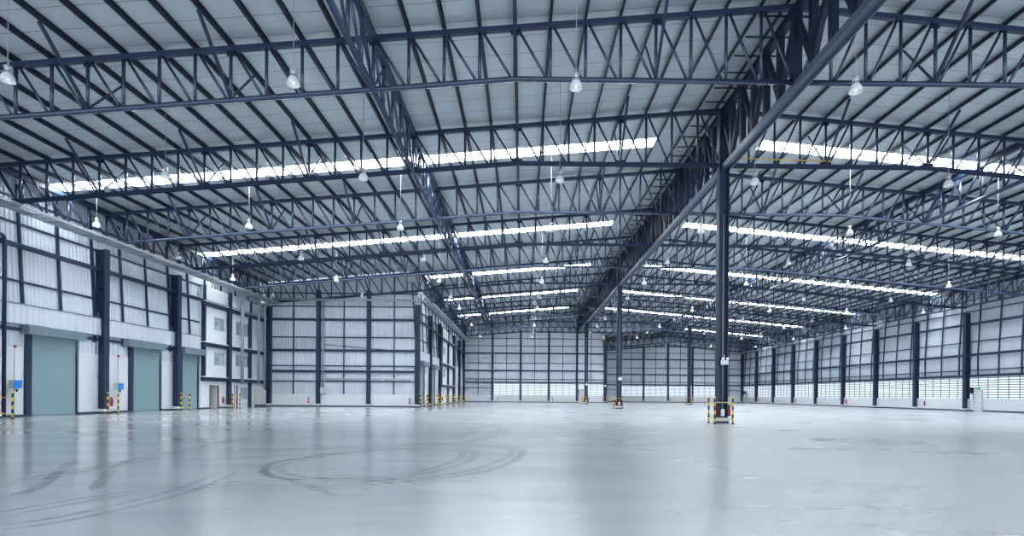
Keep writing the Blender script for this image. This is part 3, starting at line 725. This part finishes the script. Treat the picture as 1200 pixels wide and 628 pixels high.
# risers by the office and in the corner
for y, zt, zb_, lb in ((59.4, 10.9, 2.4, 'down the office front beside the column'),):
    conduit('cable_riser', [(XL+1.2, y-.9, zt), (XL+.62, y, zt), (XL+.62, y, zb_)], .17, 'wide grey riser pipe ' + lb, 'pipe')
conduit('cable_riser', [(XL+1.5, 62.7, 11.1), (XL+.6, 63.1, 11.1), (XL+.6, 63.1, 2.5)], .12, 'grey riser pipe above the electrical cabinet, nearer one', 'pipe')
conduit('cable_riser', [(XL+1.5, 64.2, 11.3), (XL+.6, 64.6, 11.3), (XL+.6, 64.6, 2.0)], .12, 'grey riser pipe above the electrical cabinet, farther one', 'pipe')
r = empty('electrical_cabinet', (XL+.45, 64.0, .25), 'cream electrical cabinet on the floor at the end of the office block', 'cabinet')
MB().box(-.25,-.75,0,.25,.75,1.6).obj('body', 'cream', r); MB().box(.25,-.72,.03,.27,-.02,1.57).box(.25,.02,.03,.27,.72,1.57).obj('door', 'cream', r); MB().box(.27,.1,.8,.3,.16,.95).obj('door_handle', 'dark', r); MB().box(-.27,-.78,-.25,.27,.78,0).obj('plinth', 'kerb', r)
conduit('cable_riser', [(G-6*S+.55, TY(6)-.1, 12.3), (G-6*S+.55, TY(6)-.1, 2.2)], .1, 'grey conduit down the dock recess end wall beside its left column', 'pipe')
o = MB().box(G-6*S+.3, TY(6)-.25, 1.5, G-6*S+.8, TY(6)+.1, 2.15).obj('junction_box', 'cream'); tag(o, 'cream junction box low on the dock recess end wall', 'junction box', kind='thing')
conduit('wall_cable', [(G-6*S+.6, TY(6)-.02, 7.05), (G-4.55*S, TY(6)-.02, 6.45)], .04, 'thin dark cable sloping across the dock recess end wall', 'cable', 'dark')
o = MB()
for k in range(3): o.box(G-6*S+.8+k*3.3, TY(6)+.02, 3.02, G-6*S+3.9+k*3.3, TY(6)+.1, 3.22)
o = o.obj('perforated_channel', 'galv'); tag(o, 'grey perforated channel along the dock recess end wall', 'cable channel', kind='thing')
for x, y, z, lb in ((XI-.75, TY(6)-.5, 14.55, 'under the roof at the dock recess corner'), (XC-.55, TY(12)-.5, 13.2, 'under the roof at the stepped rear wall corner')):
    o = MB().box(x-.38, y-.3, z-.42, x+.38, y+.3, z+.42).obj('equipment_box', 'cream'); tag(o, f'beige equipment box {lb}', 'equipment box', kind='thing')

# cable trays
def tray(x, y0, y1, z, label, w=1.15):
    r = empty('cable_tray', (x, 0, z), label, 'cable tray')
    MB().box(-w/2, y0, 0, -w/2+.04, y1, .16).obj('side_rail', 'galv', r); MB().box(w/2-.04, y0, 0, w/2, y1, .16).obj('side_rail', 'galv', r)
    MB().box(-w/2+.04, y0, .03, w/2-.38, y1, .045).box(w/2-.28, y0, .03, w/2-.04, y1, .045).obj('tray_floor', 'galv', r)
    me = MB().box(-w/2, -.035, -.03, w/2, .035, .02).mesh('rung', 'conduit'); y = y0+.3
    while y < y1: link('rung', me, r, (0, y, 0)); y += 1.42
    mb = MB()
    for q in (-.3, -.2, -.12): mb.tube([(q, y0, .08), (q, y1, .08)], .035, 6)
    mb.obj('cables', 'dark', r)
    return r
tray(-27.55, 14, 64.9, 11.42, 'wide galvanised cable tray hung along the tops of the dock wall columns')
tray(XI+1.25, 65.4, 113.5, 11.75, 'galvanised cable tray receding along the inner left wall', .9)
conduit('cable_trunking', [(XL+1.3, TY(6)-.75, 12.02), (XI+1.2, TY(6)-.75, 12.02)], .13, 'pale horizontal pipe crossing in front of the dock recess end wall', 'pipe', 'galv')
o = MB().tube([(G+.3, TY(2)-.15, 14.62), (G+2.6, TY(2)-.15, 14.56), (G+6.2, TY(2)-.15, 14.5)], .03, 8).obj('yellow_hose', 'yellow'); tag(o, 'thin yellow hose lying along the second truss right of the girder', 'hose', kind='thing')
o = MB().tube([(31.5, TY(9)-.15, bot_z(31.5)+.25), (38, TY(9)-.15, bot_z(38)+.2)], .06, 8).obj('yellow_hose', 'yellow'); tag(o, 'yellow hose on a far truss over the right aisle', 'hose', kind='thing')

# ------------------------------------------------------------------ pendant high-bay lamps
bell = MB().lathe([(.06,.345),(.10,.34),(.155,.305),(.20,.24),(.235,.15),(.25,.06),(.255,.0),(.245,.0),(.238,.06),(.22,.15),(.18,.23),(.12,.29)], 28).mesh('reflector', 'bell')
hous = MB().lathe([(0,.66),(.05,.655),(.10,.62),(.145,.57),(.15,.54),(.085,.54),(.085,.35),(.10,.35),(.10,.33),(0,.33)], 24)
for s_ in (-1, 1): hous.box(s_*.12-.012, -.02, .33, s_*.12+.012, .02, .55)
hous = hous.mesh('ballast_housing', 'silver')
hook = MB().tube([(0,0,.65),(.02,0,.72),(0,0,.76)], .018, 8).mesh('hook', 'silver')
bulb = MB().lathe([(0,.06),(.04,.08),(.06,.14),(.05,.22),(.03,.27)], 16).mesh('bulb', 'bulb')
LX = [-27.05 + 9.6*k for k in range(9)]; cols_ = ['leftmost','second','third','fourth','fifth','sixth','seventh','eighth','ninth']
POWER = 0.
ld = bpy.data.lights.new('lamp_light', 'SPOT'); ld.energy = POWER; ld.spot_size = math.radians(150); ld.spot_blend = .6; ld.shadow_soft_size = .22; ld.color = (.93,.97,1); ld.specular_factor = .25
for row in range(13):
    y = 19.7 + 8.6*row
    for c, x in enumerate(LX):
        if x < XI+1 and y > TY(6)-1: continue
        if x > XR-1: continue
        if y > TY(12)-1 and x < XC+1: continue
        rz_ = (top_z(x) if y < TY(12) else top2(x)) + .36
        if y < 21 and (x < -20 or x > 19): continue
        r = empty('pendant_lamp', (x, y, 11.95), f'silver bell pendant lamp, {ORD[row+1]} row from the front, {cols_[c]} in line from the left wall', 'pendant lamp', 'bell pendant lamps hanging below the trusses')
        r.scale = (.87, .87, .87)
        link('reflector', bell, r); link('ballast_housing', hous, r); link('hook', hook, r); link('bulb', bulb, r)
        MB().tube([(0,0,.74),(0,0,(rz_-11.95)/.87)], .016, 6).obj('cord', 'cord', r)
        if POWER:
            lo = bpy.data.objects.new('lamp_light', ld); C.objects.link(lo); lo.parent = r; lo.location = (0,0,-.02)

# ------------------------------------------------------------------ world, camera
wd = bpy.data.worlds.new('World'); bpy.context.scene.world = wd; wd.use_nodes = True
wd.node_tree.nodes['Background'].inputs[0].default_value = (.86,.93,1,1); wd.node_tree.nodes['Background'].inputs[1].default_value = 1.75
cam = bpy.data.cameras.new('Camera'); co = bpy.data.objects.new('Camera', cam); C.objects.link(co)
cam.sensor_width = 36; cam.lens = 677/1200*36; cam.shift_x = -(619.57-600)/1200; cam.shift_y = (463.35-314)/1200; cam.clip_end = 600; cam.clip_start = .05
yaw, pitch, roll = .0108, -.00095, .00715
R = Vector((math.cos(yaw), -math.sin(yaw), 0)); F = Vector((math.sin(yaw), math.cos(yaw), 0)); Z = Vector((0,0,1))
U = Z*math.cos(pitch) - F*math.sin(pitch); FW = F*math.cos(pitch) + Z*math.sin(pitch)
c, s = math.cos(roll), math.sin(roll); R2 = R*c + U*s; U2 = U*c - R*s
co.matrix_world = Matrix(((R2.x,U2.x,-FW.x,0),(R2.y,U2.y,-FW.y,0),(R2.z,U2.z,-FW.z,1.5),(0,0,0,1)))
bpy.context.scene.camera = co
vs = bpy.context.scene.view_settings; vs.view_transform = 'Standard'; vs.look = 'None'; vs.gamma = 1; vs.use_curve_mapping = False; vs.exposure = .52
